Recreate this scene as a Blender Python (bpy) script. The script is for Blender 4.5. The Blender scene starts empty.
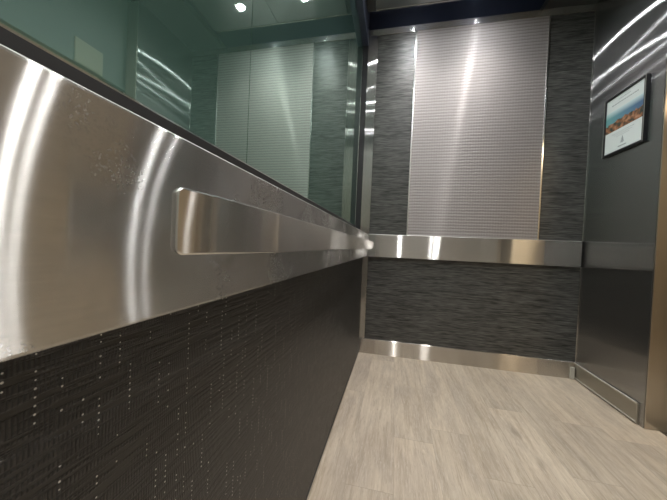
import bpy, bmesh, math, random
from mathutils import Vector, Matrix
random.seed(7)
SC = bpy.context.scene
COL = SC.collection

# ------------------------------------------------------------------ camera
F_PX, YAW, PITCH, ROLL, CX, CH = 279.87, -0.2152, 0.0168, 0.0441, 0.2595, 0.9
fw = Vector((math.sin(YAW)*math.cos(PITCH), math.cos(YAW)*math.cos(PITCH), -math.sin(PITCH)))
rt = Vector((math.cos(YAW), -math.sin(YAW), 0)); up = rt.cross(fw)
r2 = math.cos(ROLL)*rt + math.sin(ROLL)*up
u2 = -math.sin(ROLL)*rt + math.cos(ROLL)*up
cam = bpy.data.objects.new('camera', bpy.data.cameras.new('camera'))
COL.objects.link(cam)
cam.matrix_world = Matrix(((r2.x, u2.x, -fw.x, CX), (r2.y, u2.y, -fw.y, 0), (r2.z, u2.z, -fw.z, CH), (0, 0, 0, 1)))
cam.data.sensor_width = 36
cam.data.lens = F_PX/667*36
cam.data.clip_start = 0.01
SC.camera = cam

# ------------------------------------------------------------------ world, light, exposure
w = bpy.data.worlds.new('world'); SC.world = w; w.use_nodes = True
w.node_tree.nodes['Background'].inputs[0].default_value = (0.5, 0.55, 0.6, 1)
w.node_tree.nodes['Background'].inputs[1].default_value = 0.02
SC.view_settings.view_transform = 'Standard'
SC.view_settings.look = 'None'
SC.view_settings.gamma = 1
SC.view_settings.use_curve_mapping = False
SC.view_settings.exposure = 0.25
LAMP = 450.0          # radiance of each downlight lens
SPOT = 22.0            # watts of each downlight's spot
LOBBY = 14.0          # watts of each lobby ceiling lamp
for (lx, ly) in ((2.5, -0.7), (2.5, 3.0)):
    ld = bpy.data.lights.new('lobby_lamp', 'AREA'); ld.size = 0.5; ld.energy = LOBBY; ld.color = (1.0, 0.78, 0.5)
    lo = bpy.data.objects.new('lobby_lamp', ld); COL.objects.link(lo); lo.location = (lx, ly, 2.64)

# ------------------------------------------------------------------ dimensions
D, W = 2.3715, 1.5926          # far panels' face, right panels' face
NEAR = -0.12
MX = -0.08                     # mirror plane
LX = -0.035                    # left limit of the far panels
B0, B1 = 0.8208, 1.0076        # steel band
ZT = 2.715                     # top of the panels
ISL = 2.75                     # underside of the ceiling panels
JY = 1.80                      # entrance jamb
DY0 = 0.62

# ------------------------------------------------------------------ materials
class N:
    def __init__(s, name):
        s.m = bpy.data.materials.new(name); s.m.use_nodes = True
        s.t = s.m.node_tree; s.t.nodes.clear()
        s.out = s.t.nodes.new('ShaderNodeOutputMaterial')
    def n(s, typ, ins=None, **kw):
        nd = s.t.nodes.new('ShaderNode'+typ)
        for k, v in kw.items(): setattr(nd, k, v)
        for k, v in (ins or {}).items():
            if isinstance(v, bpy.types.NodeSocket): s.t.links.new(v, nd.inputs[k])
            else: nd.inputs[k].default_value = v
        return nd
    def math(s, op, a, b=0.0, c=0.0):
        return s.n('Math', {0: a, 1: b, 2: c}, operation=op).outputs[0]
    def pos(s, scale=(1, 1, 1)):
        g = s.n('NewGeometry')
        return s.n('Mapping', {'Vector': g.outputs['Position'], 'Scale': scale}).outputs[0]
    def noise(s, vec, scale=1.0, detail=3.0, rough=0.5):
        return s.n('TexNoise', {'Vector': vec, 'Scale': scale, 'Detail': detail, 'Roughness': rough}).outputs[0]
    def ramp(s, fac, stops):
        r = s.n('ValToRGB', {0: fac}); e = r.color_ramp.elements
        while len(e) < len(stops): e.new(0.5)
        for i, (p, c) in enumerate(stops):
            e[i].position = p; e[i].color = (*c, 1) if len(c) == 3 else c
        return r.outputs[0]
    def mixc(s, f, a, b):
        return s.n('Mix', {0: f, 6: a, 7: b}, data_type='RGBA').outputs[2]
    def bump(s, h, dist, strength=1.0):
        return s.n('Bump', {'Height': h, 'Distance': dist, 'Strength': strength}).outputs[0]
    def done(s, sh):
        s.t.links.new(sh, s.out.inputs[0]); return s.m

def plain(name, col, rough=0.5, metal=0.0, spec=0.5):
    k = N(name)
    return k.done(k.n('BsdfPrincipled', {'Base Color': (*col, 1), 'Roughness': rough, 'Metallic': metal, 'Specular IOR Level': spec}).outputs[0])

def emit(name, col, st):
    k = N(name)
    return k.done(k.n('Emission', {0: (*col, 1), 1: st}).outputs[0])

def steel(name, groove, col=(0.62, 0.61, 0.59), along=0.05, across=0.62, haze=0.12, smudge=0.0):
    """brushed stainless; groove = world direction of the brushing; along/across = roughness (unsquared)"""
    k = N(name)
    a2, c2 = along**2, across**2
    r = math.sqrt(math.sqrt(a2*c2)); an = 1 - math.sqrt(a2/c2)
    g = Vector(groove)
    sc = tuple(6 if abs(x) > .5 else 420 for x in g)
    p = k.pos(sc)
    nz = k.noise(p, 1.0, 3.0, 0.6)
    soft = k.noise(k.pos((5, 5, 5)), 1.0, 2.0)
    tone = k.math('MULTIPLY_ADD', nz, 0.16, 0.92)
    tone = k.math('MULTIPLY', tone, k.math('MULTIPLY_ADD', soft, 0.10, 0.95))
    colr = k.n('VectorMath', {0: (*col,), 'Scale': tone}, operation='SCALE').outputs[0]
    nrm = k.bump(nz, 0.00002, 0.5)
    rr = r
    if smudge:
        sp = k.noise(k.pos((26, 26, 26)), 1.0, 5.0, 0.7)
        spots = k.ramp(k.noise(k.pos((420, 420, 420)), 1.0, 2.0, 0.6), [(0.56, (0, 0, 0)), (0.62, (1, 1, 1))])
        patch = k.ramp(k.noise(k.pos((7, 7, 7)), 1.0, 2.0, 0.5), [(0.50, (0, 0, 0)), (0.62, (1, 1, 1))])
        sm = k.math('MULTIPLY', spots, patch)
        rr = k.math('MULTIPLY_ADD', sp, smudge*0.12, r - smudge*0.05)
        rr = k.math('MULTIPLY_ADD', sm, smudge*0.10, rr)
    tv = k.n('CombineXYZ', {0: g.x, 1: g.y, 2: g.z}).outputs[0]
    gl = k.n('BsdfAnisotropic', {'Color': colr, 'Roughness': rr, 'Anisotropy': an, 'Normal': nrm, 'Tangent': tv}, distribution='GGX')
    hz = k.n('BsdfAnisotropic', {'Color': colr, 'Roughness': 0.5, 'Anisotropy': 0.3, 'Normal': nrm, 'Tangent': tv}, distribution='GGX')
    mx = k.n('MixShader', {0: k.math('MULTIPLY_ADD', sm, 0.30, haze) if smudge else haze, 1: gl.outputs[0], 2: hz.outputs[0]})
    return k.done(mx.outputs[0])

X, Y, Z = (1, 0, 0), (0, 1, 0), (0, 0, 1)
M = {}
M['steel_left'] = steel('brushed_steel_left', Y, along=0.065, across=0.60, smudge=1.0, haze=0.15)
M['steel_handrail'] = steel('brushed_steel_handrail', Y, along=0.045, across=0.48, col=(0.74, 0.72, 0.69), haze=0.1)
M['steel_far'] = steel('brushed_steel_far', X, along=0.045, across=0.6)
M['steel_far_upright'] = steel('brushed_steel_upright', Z)
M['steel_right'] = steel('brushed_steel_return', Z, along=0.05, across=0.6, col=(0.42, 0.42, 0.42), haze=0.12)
M['steel_jamb'] = steel('brushed_steel_jamb', Z, along=0.12, across=0.45, col=(0.55, 0.5, 0.43), haze=0.3)
M['steel_ceiling'] = steel('satin_steel_ceiling', Y, along=0.10, across=0.3, col=(0.5, 0.52, 0.52), haze=0.3)
M['steel_base'] = steel('brushed_steel_base', X, along=0.06, across=0.55, col=(0.66, 0.62, 0.57))
M['steel_base_right'] = steel('brushed_steel_base_right', Y, along=0.2, across=0.5, col=(0.50, 0.48, 0.43), haze=0.3)
M['steel_plain'] = plain('satin_steel', (0.55, 0.54, 0.52), 0.25, 1.0)
M['steel_bright'] = plain('polished_steel_edge', (0.8, 0.8, 0.78), 0.18, 1.0)
M['black_trim'] = plain('black_trim', (0.012, 0.011, 0.011), 0.45)
M['dark_canopy'] = plain('dark_navy_paint', (0.035, 0.043, 0.075), 0.5)
M['dark_reveal'] = plain('dark_reveal', (0.02, 0.02, 0.022), 0.4)
M['grey_metal'] = plain('grey_painted_metal', (0.10, 0.10, 0.10), 0.4, 0.6)
M['frame_black'] = plain('black_frame', (0.012, 0.013, 0.016), 0.3)
M['frame_edge'] = plain('grey_frame_edge', (0.30, 0.30, 0.28), 0.4, 0.2)
M['paper'] = plain('white_paper', (0.72, 0.78, 0.77), 0.6)
M['ink'] = plain('grey_ink', (0.30, 0.35, 0.36), 0.7)
M['near_wall'] = plain('pale_satin_panel', (0.50, 0.48, 0.45), 0.4, 0.5)
M['transom'] = plain('cool_grey_transom', (0.20, 0.22, 0.215), 0.5)
M['ridge'] = plain('pale_ridge_highlight', (0.50, 0.47, 0.41), 0.45, 0.0)  # pale nonmetal colour paints in the highlight along the baseboard ridges
M['header_plate'] = plain('beige_plate', (0.40, 0.37, 0.30), 0.5)
M['rim'] = plain('satin_rolled_edge', (0.80, 0.79, 0.76), 0.38, 1.0)
M['clip'] = plain('pale_plastic', (0.55, 0.53, 0.47), 0.5)
M['lobby_wall'] = plain('lobby_wall_paint', (0.62, 0.58, 0.50), 0.7)
M['lobby_floor'] = plain('lobby_tile', (0.45, 0.40, 0.33), 0.3)
M['lens'] = emit('lamp_lens', (0.97, 0.99, 1.0), LAMP)

# mirror: green-tinted glass
k = N('green_tinted_mirror')
lw = k.n('LayerWeight', {'Blend': 0.35}).outputs['Facing']
tint = k.mixc(k.ramp(lw, [(0.55, (0, 0, 0)), (0.95, (1, 1, 1))]), (0.55, 0.68, 0.61, 1), (0.80, 0.83, 0.79, 1))
g1 = k.n('BsdfAnisotropic', {'Color': tint, 'Roughness': 0.02, 'Anisotropy': 0.0}, distribution='GGX')
g2 = k.n('BsdfDiffuse', {0: (0.21, 0.40, 0.33, 1)})
veil = k.ramp(lw, [(0.25, (0.22, 0.22, 0.22)), (0.85, (0.02, 0.02, 0.02))])
M['mirror'] = k.done(k.n('MixShader', {0: veil, 1: g1.outputs[0], 2: g2.outputs[0]}).outputs[0])

# woven laminate on the far wall: grey threads running sideways
def woven(name, stretch, dark, light, rough=0.38, lo=0.36, hi=0.68):
    k = N(name)
    a = k.noise(k.pos(tuple(v*1.0 for v in stretch)), 1.0, 3.0, 0.6)
    b = k.noise(k.pos(tuple(v*2.3 for v in stretch)), 1.0, 2.0, 0.5)
    s_ = k.math('MULTIPLY_ADD', b, 0.45, k.math('MULTIPLY', a, 0.55))
    c = k.ramp(s_, [(lo, dark), (hi, light)])
    return k.done(k.n('BsdfPrincipled', {'Base Color': c, 'Roughness': rough, 'Normal': k.bump(s_, 0.0025, 0.9)}).outputs[0])
M['woven'] = woven('woven_charcoal_laminate', (7, 7, 115), (0.012, 0.012, 0.0115), (0.15, 0.15, 0.142), 0.34, 0.36, 0.68)

# woven laminate beside the camera: near-black with ribs; lamp glints painted as pale dots in upright rows
k = N('woven_black_laminate')
geo = k.n('NewGeometry'); sep = k.n('SeparateXYZ', {0: geo.outputs['Position']})
yy, zz = sep.outputs[1], sep.outputs[2]
rib = k.math('ABSOLUTE', k.math('SINE', k.math('MULTIPLY', yy, math.pi/0.0032)))
rows = k.noise(k.pos((1, 11, 170)), 1.0, 3.0, 0.6)
hh = k.math('ADD', k.math('MULTIPLY', rib, k.ramp(rows, [(0.44, (0, 0, 0)), (0.54, (2, 2, 2))])), k.math('MULTIPLY', rows, 1.5))
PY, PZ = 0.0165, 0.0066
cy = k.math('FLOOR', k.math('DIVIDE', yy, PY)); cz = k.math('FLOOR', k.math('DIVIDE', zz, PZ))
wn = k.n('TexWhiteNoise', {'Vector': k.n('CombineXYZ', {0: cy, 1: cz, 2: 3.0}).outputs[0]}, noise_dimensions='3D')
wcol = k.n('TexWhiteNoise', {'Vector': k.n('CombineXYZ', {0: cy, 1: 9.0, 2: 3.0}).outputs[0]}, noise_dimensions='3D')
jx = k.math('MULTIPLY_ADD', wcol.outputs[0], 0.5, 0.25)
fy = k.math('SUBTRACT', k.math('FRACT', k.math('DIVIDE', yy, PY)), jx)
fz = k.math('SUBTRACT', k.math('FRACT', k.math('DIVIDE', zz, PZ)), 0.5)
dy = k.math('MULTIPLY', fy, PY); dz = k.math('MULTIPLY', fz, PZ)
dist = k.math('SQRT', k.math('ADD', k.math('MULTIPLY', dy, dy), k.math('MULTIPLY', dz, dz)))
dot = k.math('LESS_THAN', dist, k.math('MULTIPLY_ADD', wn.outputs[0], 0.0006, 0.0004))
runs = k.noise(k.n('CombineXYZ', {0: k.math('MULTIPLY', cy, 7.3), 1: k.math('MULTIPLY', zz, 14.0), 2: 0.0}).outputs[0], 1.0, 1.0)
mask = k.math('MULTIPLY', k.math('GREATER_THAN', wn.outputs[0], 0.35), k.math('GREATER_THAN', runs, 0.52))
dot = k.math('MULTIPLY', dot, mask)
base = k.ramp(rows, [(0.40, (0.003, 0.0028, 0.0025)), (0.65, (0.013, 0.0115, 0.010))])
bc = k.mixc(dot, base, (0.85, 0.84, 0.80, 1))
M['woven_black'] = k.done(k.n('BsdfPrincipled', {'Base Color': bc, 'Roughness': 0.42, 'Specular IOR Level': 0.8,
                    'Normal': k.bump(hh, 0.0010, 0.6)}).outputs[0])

# embossed metal centre panel: fine rows of ribs
k = N('embossed_metal_mesh')
geo = k.n('NewGeometry'); sep = k.n('SeparateXYZ', {0: geo.outputs['Position']})
xx, zz = sep.outputs[0], sep.outputs[2]
wob = k.noise(k.pos((30, 1, 60)), 1.0, 2.0)
zr = k.math('SINE', k.math('MULTIPLY_ADD', wob, 1.6, k.math('MULTIPLY', zz, 2*math.pi/0.0235)))
xr = k.math('SINE', k.math('MULTIPLY', xx, 2*math.pi/0.019))
hh = k.math('ADD', k.math('MULTIPLY', zr, 0.7), k.math('MULTIPLY', xr, 0.25))
hh = k.math('ADD', hh, k.math('MULTIPLY', k.noise(k.pos((60, 1, 160)), 1.0, 2.0), 1.2))
tx = k.n('CombineXYZ', {0: 1.0}).outputs[0]
nb = k.bump(hh, 0.0010, 0.8)
g1 = k.n('BsdfAnisotropic', {'Color': (0.53, 0.495, 0.485, 1), 'Roughness': 0.32, 'Anisotropy': 0.82, 'Normal': k.bump(hh, 0.0003, 0.6), 'Tangent': tx}, distribution='GGX')
g2 = k.n('BsdfAnisotropic', {'Color': (0.53, 0.495, 0.485, 1), 'Roughness': 0.62, 'Anisotropy': 0.2, 'Normal': nb, 'Tangent': tx}, distribution='GGX')
cl = k.ramp(k.math('MULTIPLY_ADD', zr, 0.5, 0.5), [(0.0, (0.14, 0.125, 0.122)), (0.5, (0.37, 0.34, 0.335))])
df = k.n('BsdfDiffuse', {0: cl, 'Normal': nb})
gg = k.n('MixShader', {0: 0.88, 1: g1.outputs[0], 2: g2.outputs[0]})
M['mesh_panel'] = k.done(k.n('MixShader', {0: 0.55, 1: gg.outputs[0], 2: df.outputs[0]}).outputs[0])

# greige wood planks running towards the far wall
k = N('greige_oak_planks')
geo = k.n('NewGeometry'); sep = k.n('SeparateXYZ', {0: geo.outputs['Position']})
xx, yy = sep.outputs[0], sep.outputs[1]
PW, PL = 0.178, 1.22
cxn = k.math('FLOOR', k.math('DIVIDE', k.math('ADD', xx, 0.06), PW))
wx = k.n('TexWhiteNoise', {'W': cxn}, noise_dimensions='1D').outputs[0]
ysh = k.math('DIVIDE', k.math('ADD', yy, k.math('MULTIPLY', wx, PL)), PL)
cyn = k.math('FLOOR', ysh)
wp = k.n('TexWhiteNoise', {'Vector': k.n('CombineXYZ', {0: cxn, 1: cyn, 2: 0.0}).outputs[0]}, noise_dimensions='3D').outputs[0]
off = k.n('CombineXYZ', {0: k.math('MULTIPLY', wp, 13.0), 1: k.math('MULTIPLY', wp, 31.0), 2: 0.0}).outputs[0]
pv = k.n('VectorMath', {0: geo.outputs['Position'], 1: off}, operation='ADD').outputs[0]
def nmap(sc_, detail, rough=0.55, dist=0.0):
    mp = k.n('Mapping', {'Vector': pv, 'Scale': sc_})
    return k.n('TexNoise', {'Vector': mp.outputs[0], 'Scale': 1.0, 'Detail': detail, 'Roughness': rough, 'Distortion': dist}).outputs[0]
grain = nmap((38, 2.6, 1), 6.0, 0.62, 0.7)
fine = nmap((150, 14, 1), 5.0, 0.7, 1.2)
cloud = nmap((9, 2.6, 1), 3.0, 0.5, 0.8)
knot = nmap((11, 5, 1), 1.0, 0.4, 0.3)
col = k.ramp(grain, [(0.25, (0.33, 0.262, 0.19)), (0.5, (0.455, 0.38, 0.295)), (0.8, (0.55, 0.475, 0.385))])
col = k.mixc(k.math('MULTIPLY', k.ramp(cloud, [(0.42, (0, 0, 0)), (0.68, (1, 1, 1))]), 0.55), col, (0.285, 0.235, 0.19, 1))
col = k.mixc(k.math('MULTIPLY', k.ramp(fine, [(0.52, (0, 0, 0)), (0.66, (1, 1, 1))]), 0.4), col, (0.60, 0.54, 0.46, 1))
col = k.mixc(k.math('MULTIPLY', k.ramp(fine, [(0.32, (1, 1, 1)), (0.46, (0, 0, 0))]), 0.5), col, (0.25, 0.20, 0.155, 1))
col = k.mixc(k.math('MULTIPLY', k.ramp(knot, [(0.72, (0, 0, 0)), (0.88, (1, 1, 1))]), 0.5), col, (0.16, 0.125, 0.10, 1))
tone = k.math('MULTIPLY_ADD', wp, 0.22, 1.12)
col = k.n('VectorMath', {0: col, 'Scale': tone}, operation='SCALE').outputs[0]
ex = k.math('PINGPONG', k.math('DIVIDE', k.math('ADD', xx, 0.06), PW), 0.5)
ey = k.math('PINGPONG', ysh, 0.5)
seam = k.math('MAXIMUM', k.math('LESS_THAN', ex, 0.006), k.math('LESS_THAN', ey, 0.0012))
col = k.mixc(k.math('MULTIPLY', seam, 0.25), col, (0.16, 0.13, 0.10, 1))
M['floor'] = k.done(k.n('BsdfPrincipled', {'Base Color': col, 'Roughness': 0.42, 'Specular IOR Level': 0.4,
               'Normal': k.bump(grain, 0.0006, 0.5)}).outputs[0])

# landscape picture on the notice: pale sky to blue-teal, brown hills below (a printed image)
k = N('landscape_print')
tc = k.n('TexCoord'); sp = k.n('SeparateXYZ', {0: tc.outputs['Generated']})
py_, pz_ = sp.outputs[1], sp.outputs[2]
nz = k.noise(k.n('Mapping', {'Vector': tc.outputs['Generated'], 'Scale': (1, 5, 4)}).outputs[0], 1.0, 4.0, 0.6)
ridge = k.math('MULTIPLY_ADD', py_, -0.12, k.math('MULTIPLY_ADD', nz, 0.55, 0.24))
hill = k.math('LESS_THAN', pz_, ridge)
sky = k.ramp(py_, [(0.0, (0.08, 0.15, 0.28)), (0.5, (0.12, 0.26, 0.36)), (1.0, (0.16, 0.42, 0.42))])
sky = k.mixc(k.ramp(pz_, [(0.7, (0, 0, 0)), (1.0, (1, 1, 1))]), sky, (0.62, 0.76, 0.78, 1))
hc = k.ramp(k.noise(k.n('Mapping', {'Vector': tc.outputs['Generated'], 'Scale': (1, 9, 6)}).outputs[0], 1.0, 3.0), [(0.38, (0.03, 0.05, 0.04)), (0.52, (0.30, 0.13, 0.06)), (0.7, (0.55, 0.30, 0.18))])
M['print'] = k.done(k.n('BsdfPrincipled', {'Base Color': k.mixc(hill, sky, hc), 'Roughness': 0.5}).outputs[0])

# ------------------------------------------------------------------ mesh helpers
def box(bm, a, b, bev=0.0, seg=2, rot=None):
    lo = [min(p, q) for p, q in zip(a, b)]; hi = [max(p, q) for p, q in zip(a, b)]
    vs = [bm.verts.new((x, y, z)) for x in (lo[0], hi[0]) for y in (lo[1], hi[1]) for z in (lo[2], hi[2])]
    fs = [(0, 1, 3, 2), (4, 6, 7, 5), (0, 4, 5, 1), (2, 3, 7, 6), (0, 2, 6, 4), (1, 5, 7, 3)]
    ff = [bm.faces.new([vs[i] for i in f]) for f in fs]
    if bev:
        es = list({e for f in ff for e in f.edges})
        bmesh.ops.bevel(bm, geom=es, offset=bev, segments=seg, affect='EDGES', profile=0.5)
    return bm

def prism(bm, pts, axis, a0, a1, bev=0.0, seg=2):
    """extrude a 2D outline along axis ('x','y','z') from a0 to a1; pts in the two other axes, in x,y,z order"""
    def mk(p, a):
        return {'x': (a, p[0], p[1]), 'y': (p[0], a, p[1]), 'z': (p[0], p[1], a)}[axis]
    A = [bm.verts.new(mk(p, a0)) for p in pts]; B = [bm.verts.new(mk(p, a1)) for p in pts]
    n = len(pts); ff = [bm.faces.new(A), bm.faces.new(B[::-1])]
    for i in range(n): ff.append(bm.faces.new((A[i], B[i], B[(i+1) % n], A[(i+1) % n])))
    bmesh.ops.recalc_face_normals(bm, faces=ff)
    if bev:
        es = list({e for f in ff[:2] for e in f.edges})
        bmesh.ops.bevel(bm, geom=es, offset=bev, segments=seg, affect='EDGES', profile=0.5)
    return bm

def disc_ring(bm, c, r0, r1, z0, z1, n=40):
    """annular ring, axis z"""
    def circ(r, z): return [bm.verts.new((c[0]+r*math.cos(2*math.pi*i/n), c[1]+r*math.sin(2*math.pi*i/n), z)) for i in range(n)]
    a, b, c_, d = circ(r0, z0), circ(r1, z0), circ(r1, z1), circ(r0, z1)
    for p, q in ((a, b), (b, c_), (c_, d), (d, a)):
        for i in range(n): bm.faces.new((p[i], p[(i+1) % n], q[(i+1) % n], q[i]))
    bmesh.ops.recalc_face_normals(bm, faces=bm.faces[:])
    return bm

def cyl(bm, p0, p1, r, n=24):
    p0, p1 = Vector(p0), Vector(p1); d = p1-p0
    m = Matrix.Translation((p0+p1)/2) @ d.to_track_quat('Z', 'Y').to_matrix().to_4x4()
    bmesh.ops.create_cone(bm, cap_ends=True, segments=n, radius1=r, radius2=r, depth=d.length, matrix=m)
    return bm

def mesh(name, bm, mat, parent=None, base=None, smooth=False):
    """bm is in world coordinates; the object's origin becomes base (or the parent's base)"""
    bmesh.ops.recalc_face_normals(bm, faces=bm.faces[:])
    off = Vector(base) if base is not None else (Vector(parent['_b']) if parent and '_b' in parent else Vector((0, 0, 0)))
    bmesh.ops.translate(bm, verts=bm.verts[:], vec=-off)
    me = bpy.data.meshes.new(name); bm.to_mesh(me); bm.free()
    me.materials.append(mat)
    if smooth:
        for f in me.polygons: f.use_smooth = True
    o = bpy.data.objects.new(name, me); COL.objects.link(o)
    if parent: o.parent = parent; o['_b'] = tuple(off)
    else: o.location = off
    return o

def thing(name, label, cat, base, group=None):
    o = bpy.data.objects.new(name, None); COL.objects.link(o)
    o.location = base; o['_b'] = tuple(base); o.empty_display_size = 0.05
    o['label'] = label; o['category'] = cat
    if group: o['group'] = group
    return o

def tag(o, label, cat, group=None):
    o['label'] = label; o['category'] = cat
    if group: o['group'] = group
    return o

def struct(name, bm, mat, label=None):
    o = mesh(name, bm, mat); o['kind'] = 'structure'
    if label: o['label'] = label
    return o

NB = bmesh.new

# ------------------------------------------------------------------ structure: car shell
struct('floor', box(NB(), (-0.14, NEAR-0.06, -0.05), (1.66, D+0.14, 0)), M['floor'])
struct('wall_left', box(NB(), (-0.14, NEAR-0.06, 0), (MX-0.008, D+0.14, 3.0)), M['dark_canopy'])
struct('wall_far', box(NB(), (MX-0.008, D+0.06, 0), (W+0.10, D+0.14, 3.0)), M['dark_canopy'])
struct('wall_near', box(NB(), (MX-0.008, NEAR-0.06, 0), (W+0.10, NEAR, 3.0)), M['near_wall'])
struct('ceiling', box(NB(), (-0.14, NEAR-0.06, 3.0), (W+0.10, D+0.14, 3.05)), M['dark_canopy'])
# front (right) wall: return panel past the entrance, return beside the camera, transom above
b = NB()
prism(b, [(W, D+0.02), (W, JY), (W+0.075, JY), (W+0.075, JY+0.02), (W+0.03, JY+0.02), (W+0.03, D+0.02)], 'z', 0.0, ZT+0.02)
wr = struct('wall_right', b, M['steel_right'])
b = box(NB(), (W, NEAR, 0), (W+0.04, DY0, ZT+0.02))
struct('wall_front', b, M['near_wall'])
struct('wall_header', box(NB(), (W+0.005, NEAR, ZT+0.02), (W+0.09, D+0.05, 3.0)), M['dark_canopy'])
struct('wall_transom', box(NB(), (W+0.105, DY0-0.02, 2.035), (W+0.14, JY+0.1, 3.0)), M['transom'])
# jamb cladding turned towards the entrance
struct('trim_1', box(NB(), (W+0.002, JY-0.006, 0.0), (W+0.10, JY-0.0005, ZT), 0.002), M['steel_jamb'])
struct('trim_2', box(NB(), (W+0.145, JY-0.10, 0.0), (W+0.24, JY+0.02, 2.2), 0.003), M['steel_jamb'])
# door sill and lobby
b = NB(); box(b, (W+0.06, DY0-0.1, -0.05), (W+0.14, JY+0.1, -0.001))
for i in range(3): box(b, (W+0.072+i*0.022, DY0-0.1, -0.001), (W+0.08+i*0.022, JY-0.01, 0.003))
struct('trim_3', b, M['steel_plain'])
struct('floor_lobby', box(NB(), (W+0.145, -1.5, -0.05), (4.2, 3.6, -0.001)), M['lobby_floor'])
struct('wall_lobby', box(NB(), (4.1, -1.5, 0), (4.2, 3.6, 2.7)), M['lobby_wall'])
b = NB(); box(b, (W+0.20, JY+0.02, 0), (W+0.26, 3.6, 2.7)); box(b, (W+0.20, -1.5, 0), (W+0.26, DY0-0.02, 2.7)); box(b, (W+0.20, DY0-0.02, 2.2), (W+0.26, JY+0.02, 2.7))
struct('wall_lobby_entrance', b, M['lobby_wall'])
b = NB(); box(b, (W+0.2, 3.6, 0), (4.2, 3.7, 2.7)); box(b, (W+0.2, -1.6, 0), (4.2, -1.5, 2.7))
struct('wall_lobby_ends', b, M['lobby_wall'])
struct('ceiling_lobby', box(NB(), (W+0.2, -1.6, 2.7), (4.2, 3.7, 2.75)), M['lobby_wall'])

# baseboards
b = NB(); prism(b, [(D-0.004, 0.0), (D+0.03, 0.0), (D+0.03, 0.124), (D-0.001, 0.124), (D-0.004, 0.121)], 'x', LX, W-0.001)
struct('baseboard_far', b, M['steel_base'])
b = NB()
box(b, (W-0.010, JY+0.03, 0.004), (W+0.001, D-0.006, 0.112), 0.0015)
struct('baseboard_right', b, M['steel_base_right'])
struct('trim_7', cyl(NB(), (W-0.010, JY+0.03, 0.116), (W-0.010, D-0.006, 0.116), 0.0055, 12), M['ridge'])
struct('trim_8', cyl(NB(), (W-0.012, JY+0.03, 0.014), (W-0.012, D-0.006, 0.014), 0.0035, 10), M['ridge'])
struct('baseboard_left', box(NB(), (-0.04, NEAR, 0.0), (0.004, D-0.005, 0.02), 0.001), M['steel_plain'])

# corner reveal between far panels and mirror; soffit above the mirror; header above front wall
struct('trim_4', box(NB(), (MX-0.008, D+0.004, 0.0), (LX, D+0.06, ZT)), M['dark_reveal'])
struct('trim_5', box(NB(), (MX-0.006, NEAR, 2.59), (LX, D+0.004, 3.0)), M['dark_canopy'])
struct('trim_6', box(NB(), (1.255, NEAR, ZT+0.005), (W+0.005, D+0.06, ZT+0.05)), M['grey_metal'])

# ------------------------------------------------------------------ far wall cladding
# upright and top stiles of the far wall frame
fr = thing('panel_frame', 'brushed steel frame around the far wall panels, uprights and top rail', 'frame', (0.78, D, 0.124))
def fpart(nm, a, c, mat, bev=0.0015): return mesh(nm, box(NB(), a, c, bev), mat, fr)
for za, zb in ((0.125, B0-0.001), (B1+0.001, ZT-0.052)):
    fpart('upright', (LX, D, za), (0.042, D+0.03, zb), M['steel_far_upright'])
    fpart('upright', (W-0.007, D, za), (W-0.0005, D+0.03, zb), M['steel_far_upright'])
fpart('top_rail', (LX, D, ZT-0.05), (W-0.0005, D+0.03, ZT), M['steel_far'])

def panel(label, x0, x1, z0, z1, y0=D+0.004):
    o = mesh('wall_panel', box(NB(), (x0, y0, z0), (x1, D+0.03, z1), 0.001), M['woven'], base=((x0+x1)/2, D, z0))
    return tag(o, label, 'wall panel', 'woven charcoal panels on the far wall')
ML, MR = 0.3555, 1.2925
panel('tall narrow woven charcoal wall panel between left corner and metal mesh panel', 0.044, ML-0.010, B1+0.002, ZT-0.054)
panel('tall woven charcoal wall panel between metal mesh panel and right corner', MR+0.012, W-0.008, B1+0.002, ZT-0.054)
panel('wide low woven charcoal wall panel below the far steel band', 0.044, W-0.008, 0.126, B0-0.002)

mp = thing('mesh_panel', 'pale embossed metal mesh panel in thin steel edging above the far band', 'wall panel', ((ML+MR)/2, D, B1))
mesh('mesh_sheet', box(NB(), (ML, D-0.001, B1+0.002), (MR, D+0.03, ZT-0.054)), M['mesh_panel'], mp)
mesh('edge_trim', box(NB(), (ML-0.010, D-0.006, B1+0.001), (ML, D+0.03, ZT-0.053), 0.001), M['steel_bright'], mp)
mesh('edge_trim', box(NB(), (MR, D-0.006, B1+0.001), (MR+0.011, D+0.03, ZT-0.053), 0.001), M['steel_bright'], mp)

fb = mesh('steel_band', box(NB(), (0.012, D-0.022, B0), (W-0.018, D+0.004, B1), 0.002), M['steel_far'], base=(0.8, D, B0))
tag(fb, 'wide brushed steel band across the far wall above low woven panel', 'wall band')
cb = mesh('corner_block', box(NB(), (W-0.042, D-0.016, 0.002), (W-0.014, D-0.005, 0.088), 0.003), M['clip'], base=(W-0.028, D-0.01, 0.0))
tag(cb, 'small pale block standing in the right corner against the far baseboard', 'block')

# ------------------------------------------------------------------ left wall cladding
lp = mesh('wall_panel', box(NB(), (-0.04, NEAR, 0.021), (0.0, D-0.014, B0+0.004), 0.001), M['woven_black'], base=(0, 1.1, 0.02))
tag(lp, 'long near-black woven wall panel with painted-on glints below the handrail', 'wall panel')
lb = mesh('steel_band', box(NB(), (-0.04, NEAR, B0), (0.035, D-0.040, B1), 0.0035, 3), M['steel_left'], base=(0, 1.1, B0))
tag(lb, 'wide smudged brushed steel band behind the handrail on left wall', 'wall band')
lb.data.materials.append(M['rim']); fb.data.materials.append(M['rim'])
for ob_ in (lb, fb):
    for f in ob_.data.polygons:
        if 0.3 < f.normal.z < 0.97 and f.area < 0.05: f.material_index = 1
MZ = 1.0735
bm = NB(); box(bm, (MX-0.008, NEAR, B1-0.02), (MX+0.004, D+0.003, MZ))
box(bm, (MX+0.004, NEAR, B1-0.02), (-0.041, D+0.003, B1-0.001))
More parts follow.
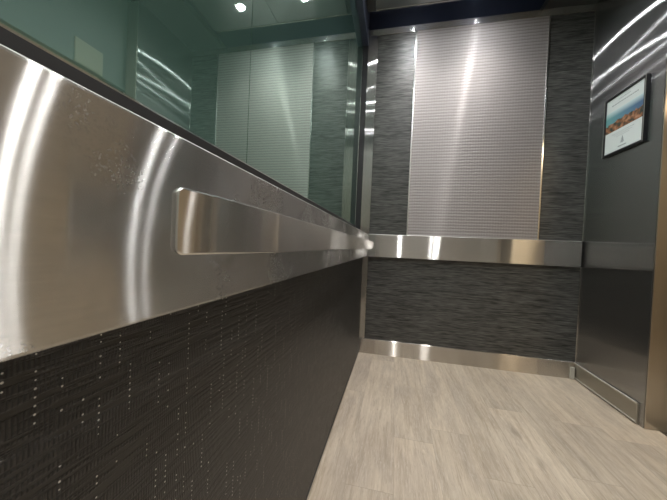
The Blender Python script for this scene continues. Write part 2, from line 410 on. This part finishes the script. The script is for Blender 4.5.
bl = mesh('black_ledge', bm, M['black_trim'], base=(MX, 1.1, B1))
tag(bl, 'black reveal strip between the left steel band and the mirror', 'trim')

mr = thing('wall_mirror', 'large green-tinted mirror on left wall above the steel band', 'mirror', (MX, 1.1, MZ))
for (a, c) in ((NEAR, 0.582), (0.584, D-0.012)):
    mesh('mirror_pane', box(NB(), (MX-0.007, a, MZ+0.002), (MX, c, 2.592)), M['mirror'], mr)
mesh('bottom_channel', box(NB(), (MX-0.007, NEAR, MZ), (MX+0.003, D-0.012, MZ+0.003)), M['steel_bright'], mr)
mesh('edge_trim', box(NB(), (MX-0.007, D-0.012, MZ), (MX+0.002, D-0.004, 2.59)), M['steel_plain'], mr)

# handrail: flat bar with rounded corners on stand-off posts
hr = thing('handrail', 'flat brushed steel handrail with rounded end along the left wall', 'handrail', (0.035, 1.1, 0.91))
H0, H1, HY0, HY1, HX = 0.8865, 0.9415, 0.189, 2.13, 0.10
pts = []
rc = 0.0075
for (cy_, cz_, a0) in ((HY0+rc, H0+rc, 180), (HY1-rc, H0+rc, 270), (HY1-rc, H1-rc, 0), (HY0+rc, H1-rc, 90)):
    for i in range(7):
        a = math.radians(a0+i*15); pts.append((cy_+rc*math.cos(a), cz_+rc*math.sin(a)))
bar = prism(NB(), pts, 'x', HX-0.006, HX, 0.0018, 3)
# slice along its length, then let the near end sweep very slightly towards the wall
for yc_ in [0.18+0.012*i for i in range(17)]:
    bmesh.ops.bisect_plane(bar, geom=bar.verts[:]+bar.edges[:]+bar.faces[:], plane_co=(0, yc_, 0), plane_no=(0, 1, 0))
for v in bar.verts:
    if v.co.y < 0.365: v.co.x -= 0.30*(0.365-v.co.y)**2
bar_o = mesh('bar', bar, M['steel_handrail'], hr)
bar_o.data.materials.append(M['steel_bright'])
for f in bar_o.data.polygons:
    if abs(f.normal.x) > 0.985: f.use_smooth = True
    else: f.material_index = 1
bar_o.data.set_sharp_from_angle(angle=math.radians(8))
for y_ in (0.42, 0.95, 1.5, 2.0):
    mesh('standoff', cyl(NB(), (0.0352, y_, 0.915), (HX-0.0062, y_, 0.915), 0.008), M['steel_plain'], hr)

# ------------------------------------------------------------------ ceiling panels and downlights
rim = thing('ceiling_frame', 'grey steel frame holding the suspended ceiling panels', 'ceiling frame', (0.62, 1.1, ISL))
y0_, y1_ = 0.02, 2.23
for nm, a, c in (('side_rail', (LX+0.002, y0_, ISL-0.002), (0.03, y1_, ISL+0.04)), ('side_rail', (1.215, y0_, ISL+0.018), (1.25, y1_, ISL+0.04)),
                 ('cross_rail', (0.032, y0_-0.0, ISL+0.018), (1.213, y0_+0.012, ISL+0.04)), ('cross_rail', (0.032, y1_-0.012, ISL-0.004), (1.213, y1_, ISL+0.04))):
    mesh(nm, box(NB(), a, c, 0.001), M['grey_metal'] if nm == 'side_rail' else M['steel_plain'], rim)
LXS, LYS = (0.33, 0.86), (0.30, 1.16, 2.02)
ys = (0.032, 0.72, 1.58, 2.218)
xs = (0.034, 0.635, 1.213)
words_y = ('nearest the camera', 'in the middle row', 'beside the far wall')
def hole_plate(bm, x0, x1, yA, yB, cx_, cy_, r, z0, z1, n=32):
    """flat plate with a round hole"""
    cir = [(cx_+r*math.cos(2*math.pi*i/n), cy_+r*math.sin(2*math.pi*i/n)) for i in range(n)]
    def edgept(a):
        dx, dy = math.cos(a), math.sin(a); t = 1e9
        if dx > 1e-9: t = min(t, (x1-cx_)/dx)
        if dx < -1e-9: t = min(t, (x0-cx_)/dx)
        if dy > 1e-9: t = min(t, (yB-cy_)/dy)
        if dy < -1e-9: t = min(t, (yA-cy_)/dy)
        return (cx_+t*dx, cy_+t*dy)
    angs = sorted([2*math.pi*i/n for i in range(n)] + [math.atan2(q-cy_, p-cx_) % (2*math.pi) for p in (x0, x1) for q in (yA, yB)])
    inn = [(cx_+r*math.cos(a), cy_+r*math.sin(a)) for a in angs]; outp = [edgept(a) for a in angs]
    L = []
    for z in (z0, z1): L.append(([bm.verts.new((*p, z)) for p in inn], [bm.verts.new((*p, z)) for p in outp]))
    m = len(angs)
    for i in range(m):
        j = (i+1) % m
        for (I, O) in L: bm.faces.new((I[i], I[j], O[j], O[i]))
        bm.faces.new((L[0][0][i], L[0][0][j], L[1][0][j], L[1][0][i]))
        bm.faces.new((L[0][1][i], L[0][1][j], L[1][1][j], L[1][1][i]))
    return bm
for i, lx in enumerate(LXS):
    for j, ly in enumerate(LYS):
        side = 'left' if i == 0 else 'right'
        cp = mesh('ceiling_panel', hole_plate(NB(), xs[i]+0.0015, xs[i+1]-0.0015, ys[j]+0.0015, ys[j+1]-0.0015, lx, ly, 0.033, ISL, ISL+0.012), M['steel_ceiling'],
                  base=(lx, ly, ISL))
        tag(cp, 'square satin steel ceiling panel, %s column, %s' % (side, words_y[j]), 'ceiling panel', 'suspended ceiling panels')
# one downlight with its parts, then copies
dl = thing('downlight', 'small round recessed downlight, left column, nearest the camera', 'ceiling light', (LXS[0], LYS[0], ISL), 'recessed downlights')
mesh('trim_ring', disc_ring(NB(), (LXS[0], LYS[0]), 0.029, 0.040, ISL-0.003, ISL-0.0005), M['steel_bright'], dl)
mesh('housing', disc_ring(NB(), (LXS[0], LYS[0]), 0.0285, 0.0315, ISL-0.0005, ISL+0.04), M['steel_plain'], dl)
bm = NB(); bmesh.ops.create_circle(bm, cap_ends=True, segments=32, radius=0.0282, matrix=Matrix.Translation((LXS[0], LYS[0], ISL+0.004)))
bmesh.ops.translate(bm, verts=bm.verts[:], vec=(0, 0, 0))
ex_ = bmesh.ops.extrude_face_region(bm, geom=bm.faces[:])
bmesh.ops.translate(bm, verts=[v for v in ex_['geom'] if isinstance(v, bmesh.types.BMVert)], vec=(0, 0, 0.003))
mesh('lens', bm, M['lens'], dl)
sd = bpy.data.lights.new('spot', 'SPOT'); sd.energy = SPOT; sd.spot_size = math.radians(115); sd.spot_blend = 1.0
sd.shadow_soft_size = 0.02; sd.color = (1.0, 0.97, 0.93)
so = bpy.data.objects.new('spot_bulb', sd); COL.objects.link(so); so.parent = dl; so.location = (0, 0, -0.004)
for i, lx in enumerate(LXS):
    for j, ly in enumerate(LYS):
        if i == 0 and j == 0: continue
        c = dl.copy(); COL.objects.link(c); c.location = (lx, ly, ISL)
        c['label'] = 'small round recessed downlight, %s column, %s' % ('left' if i == 0 else 'right', words_y[j])
        for ch in dl.children:
            d = ch.copy(); COL.objects.link(d); d.parent = c

# pale plate over the entrance, seen in the mirror
pp = mesh('header_plate', box(NB(), (W+0.097, 1.44, 2.038), (W+0.1048, 1.62, 2.20), 0.002), M['header_plate'], base=(W+0.1, 1.53, 2.038))
tag(pp, 'pale beige rectangular plate above the entrance, seen reflected in the mirror', 'plate')

# ------------------------------------------------------------------ framed notice on the right wall
FY0, FY1, FZ0, FZ1 = 1.884, 2.198, 1.552, 1.923
FX = W-0.022
nt = thing('framed_notice', 'black framed notice with landscape picture on the right steel wall', 'framed notice', (W, (FY0+FY1)/2, FZ0))
t_ = 0.013
bm = NB()
box(bm, (FX, FY0, FZ0), (W-0.0005, FY0+t_, FZ1), 0.0015); box(bm, (FX, FY1-t_, FZ0), (W-0.0005, FY1, FZ1), 0.0015)
box(bm, (FX, FY0+t_, FZ0), (W-0.0005, FY1-t_, FZ0+t_), 0.0015); box(bm, (FX, FY0+t_, FZ1-t_), (W-0.0005, FY1-t_, FZ1), 0.0015)
mesh('frame', bm, M['frame_black'], nt)
bm = NB()
bm.free()
for ya, yb in ((FY0+0.0005, FY0+0.004), (FY1-0.004, FY1-0.0005)):
    mesh('frame_lip', box(NB(), (FX-0.0015, ya, FZ0+0.0005), (FX, yb, FZ1-0.0005)), M['frame_edge'], nt)['label'] = 'grey metal lip along the frame side'
SX = FX+0.006
sh = mesh('sheet', box(NB(), (SX, FY0+t_-0.001, FZ0+t_-0.001), (SX+0.002, FY1-t_+0.001, FZ1-t_+0.001)), M['paper'], nt)
mesh('picture', box(NB(), (SX-0.0006, FY0+t_, 1.698), (SX, FY1-t_, 1.828)), M['print'], sh)
# printed marks too small to read: grey strokes, small emblem, short line
bm = NB()
yc = (FY0+FY1)/2
def strokes(z, y0, y1, h, gap=0.004):
    y = y0
    while y < y1:
        l = random.uniform(0.008, 0.022); y2 = min(y+l, y1)
        box(bm, (SX-0.0005, y, z), (SX, y2, z+h)); y = y2+gap
strokes(1.885, yc-0.045, yc+0.045, 0.003); strokes(1.862, yc-0.10, yc+0.10, 0.005)
mesh('heading', bm, M['ink'], sh); bm = NB()
strokes(1.676, yc-0.085, yc+0.085, 0.002); strokes(1.665, yc-0.07, yc+0.07, 0.002); strokes(1.654, yc-0.05, yc+0.05, 0.002)
mesh('fine_print', bm, M['ink'], sh)
bm = NB()
for q in range(4):
    hw = 0.014-0.003*q
    box(bm, (SX-0.0005, yc-hw, 1.606+q*0.009), (SX, yc+hw, 1.611+q*0.009))
box(bm, (SX-0.0005, yc-0.002, 1.602), (SX, yc+0.002, 1.645))
mesh('emblem', bm, M['ink'], sh)
mesh('caption', box(NB(), (SX-0.0005, yc-0.032, 1.584), (SX, yc+0.032, 1.590)), M['ink'], sh)

for o in bpy.data.objects:
    if '_b' in o: del o['_b']
